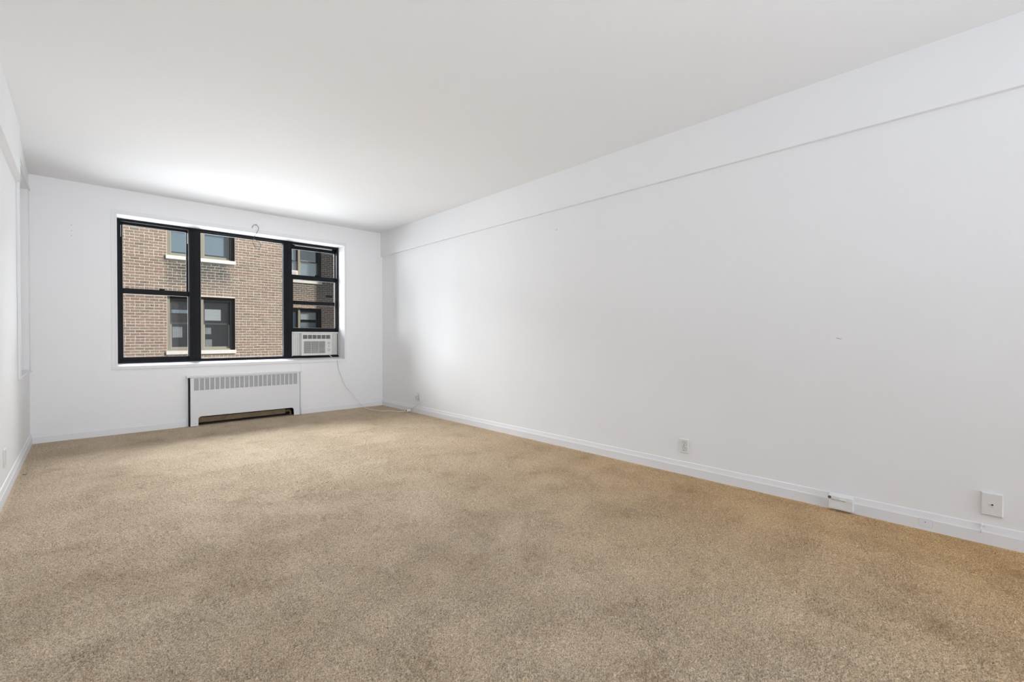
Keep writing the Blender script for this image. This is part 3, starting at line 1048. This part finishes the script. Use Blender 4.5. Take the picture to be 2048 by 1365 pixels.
def brick_mesh(name, n_axis_y):
    """unit-length brick, 12 corners, front edges rounded off; sized in x by scale"""
    c = 0.004
    v = []
    for (y, dx, dz) in ((BD, 0, 0), (c, 0, 0), (0.0, 0.02, c)):
        for sx, sz in ((-1, -1), (1, -1), (1, 1), (-1, 1)):
            v.append((sx * (0.5 - dx), y, sz * (BH / 2 - dz)))
    f = [(8, 9, 10, 11)]
    for a in (0, 4):
        for i in range(4):
            f.append((a + i, a + (i + 1) % 4, a + 4 + (i + 1) % 4, a + 4 + i))
    return v, f


bv, bf = brick_mesh('brick', 0)
me = bpy.data.meshes.new('brick')
me.from_pydata(bv, [], bf)
me.materials.append(BRICK)
me.validate()


def fix_normals(m):
    b = bmesh.new()
    b.from_mesh(m)
    bmesh.ops.recalc_face_normals(b, faces=b.faces)
    b.to_mesh(m)
    b.free()


fix_normals(me)
front = courses(-6.6, XC, -1.2, 6.6, op1, 3, 0)
wing = courses(XC + 0.02, 8.2, -1.2, 6.9, op2, 5, 1)


def in_view(b):
    return -2.47 < b[0] < XC and 0.36 < b[1] < 4.10 and not (-0.99 < b[0] < -0.70)


cand = sorted([i for i, b in enumerate(front) if in_view(b)], key=lambda i: front[i][0] - (0.15 if front[i][2] > 0.12 else 0))
single = set(cand[:300])
base = world_loc(bd)
for i in single:
    x, z, L = front[i]
    o = bpy.data.objects.new('brick', me)
    COL.objects.link(o)
    o.parent = bd
    o.location = Vector((x, FY1 + random.uniform(-.003, .002), z)) - base
    o.scale = (L, 1, 1)
    o.rotation_euler = (random.uniform(-.015, .015), random.uniform(-.012, .012), random.uniform(-.01, .01))


def joined(name, lst, y):
    vs, fs = [], []
    B = np.array(bv)
    for x, z, L in lst:
        n0 = len(vs)
        V = B * np.array([L, 1, 1]) + np.array([x, y + random.uniform(-.003, .002), z])
        vs.extend(map(tuple, V))
        fs.extend([tuple(n0 + j for j in f) for f in bf])
    m = bpy.data.meshes.new(name)
    m.from_pydata(vs, [], fs)
    fix_normals(m)
    o = link(name, m, BRICK, bd)
    o['kind'] = 'stuff'
    return o


joined('brickwork', [b for i, b in enumerate(front) if i not in single], FY1)
joined('brickwork', wing, FY2)
# vent grille low on the wing
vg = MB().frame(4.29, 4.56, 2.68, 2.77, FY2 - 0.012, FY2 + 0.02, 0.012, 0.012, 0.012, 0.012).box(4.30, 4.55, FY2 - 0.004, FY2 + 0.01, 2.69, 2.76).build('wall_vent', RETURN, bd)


def far_window(op, y, fill, left_w=0.075, mull=0.5):
    x0, x1, z0, z1 = op
    yp, ys = y + 0.115, y + 0.185
    xm = x0 + (x1 - x0) * mull
    mb = MB()
    mb.box(x0, x0 + left_w, yp, yp + 0.10, z0, z1)
    mb.box(x0 + left_w, x1 - left_w, yp, yp + 0.10, z0, z0 + 0.055)
    mb.box(x0 + left_w, x1 - left_w, yp - 0.015, yp + 0.10, z0, z0 + 0.022)
    mb.box(xm - 0.040, xm + 0.040, yp - 0.01, yp + 0.10, z0 + 0.04, z1 - 0.06)
    w = mb.build('window', PANNING, bd)
    hd = MB().box(x1 - 0.11, x1, yp - 0.02, yp + 0.10, z0, z1).box(x0 + left_w, x1 - 0.11, yp, yp + 0.10, z1 - 0.12, z1).build('shaded_frame', RETURN, w)  # head and right jamb blackened to stand for the shade on them
    hd['label'] = 'head and right jamb coloured black for their shade'
    zm = z0 + (z1 - z0) * 0.50
    for a, b in ((x0 + left_w, xm - 0.040), (xm + 0.040, x1 - 0.11)):
        MB().frame(a + 0.012, b - 0.004, zm - 0.02, z1 - 0.12, ys + 0.03, ys + 0.06, 0.035, 0.035, 0.045, 0.04).build('upper_sash', SASHD, w)
        MB().frame(a + 0.012, b - 0.004, z0 + 0.05, zm + 0.025, ys, ys + 0.03, 0.035, 0.035, 0.06, 0.045).build('lower_sash', SASHB, w)
        MB().box(a + 0.013, b - 0.005, ys - 0.004, ys + 0.032, zm - 0.022, zm + 0.027).build('meeting_rail', SASHD, w)
        MB().box(a + 0.045, b - 0.037, ys + 0.044, ys + 0.050, zm + 0.02, z1 - 0.158).build('pane', GLASSFAR, w)
        MB().box(a + 0.045, b - 0.037, ys + 0.012, ys + 0.018, z0 + 0.108, zm - 0.018).build('pane', GLASSFAR, w)
    MB().box(x0, x1, y + 0.62, y + 0.64, z0, z1).build('room_backing', INTERIOR, w)
    for kind, a, b, c, d, m in fill:
        mb = MB()
        if kind == 'blind':
            n = max(3, int((d - c) / 0.042))
            for k in range(n):
                zz = c + (d - c) * k / n
                mb.prism([(y + 0.245, zz), (y + 0.251, zz + (d - c) / n * 0.93), (y + 0.254, zz + (d - c) / n * 0.93), (y + 0.248, zz)], 0, a, b)
            mb.box(a, b, y + 0.242, y + 0.256, c - 0.022, c - 0.003)
            mb.build('blind', m, w)
        else:
            nn = 10
            f = [(a + (b - a) * k / nn, y + 0.27 + 0.02 * (k % 2)) for k in range(nn + 1)]
            mb.prism(f + [(p[0], p[1] + 0.004) for p in f[::-1]], 2, c, d)
            mb.build('curtain', m, w)
    mb = MB().box(x0 - 0.035, x1 + 0.02, y - 0.045, y + 0.12, z0 - 0.105, z0 + 0.004, 0.006)
    mb.build('stone_sill', STONE, bd)
    return w


far_window(op1[1], FY1, [
    ('blind', -1.40, -0.70, 1.72, 1.80, BLIND), ('curtain', -1.34, -1.10, 0.98, 1.30, CURTAIN),
    ('blind', -0.60, -0.13, 1.52, 1.845, BLINDW), ('curtain', -0.55, -0.38, 1.08, 1.28, CURTAIN), ('curtain', -0.53, -0.36, 0.68, 0.92, CURTAIN)])
far_window(op1[2], FY1, [('blind', -1.41, -0.69, 3.52, 4.85, BLIND), ('blind', -0.58, -0.04, 3.53, 4.80, BLIND)])
far_window(op1[0], FY1, [])
far_window(op2[1], FY2, [('blind', 2.46, 3.18, 0.75, 2.08, BLIND), ('blind', 3.28, 4.0, 1.74, 2.08, BLINDW), ('blind', 3.28, 4.0, 0.75, 1.60, BLIND)])
far_window(op2[2], FY2, [('blind', 2.46, 3.18, 3.65, 4.85, BLIND), ('blind', 3.28, 4.0, 3.50, 4.20, BLIND)])
far_window(op2[0], FY2, [])
# white air conditioner in the wing's upper left sash
fa = thing('window_unit', (2.98, FY2 + 0.1, 3.43), 'small white window unit in the upper left far wing window', 'air conditioner')
MB().box(2.72, 3.14, FY2 - 0.06, FY2 + 0.15, 3.40, 3.70, 0.01).build('case', PLASTIC, fa)
for k in range(5):
    MB().box(2.75, 3.08, FY2 - 0.066, FY2 - 0.058, 3.44 + k * 0.045, 3.465 + k * 0.045).build('fin', LOUV, fa)
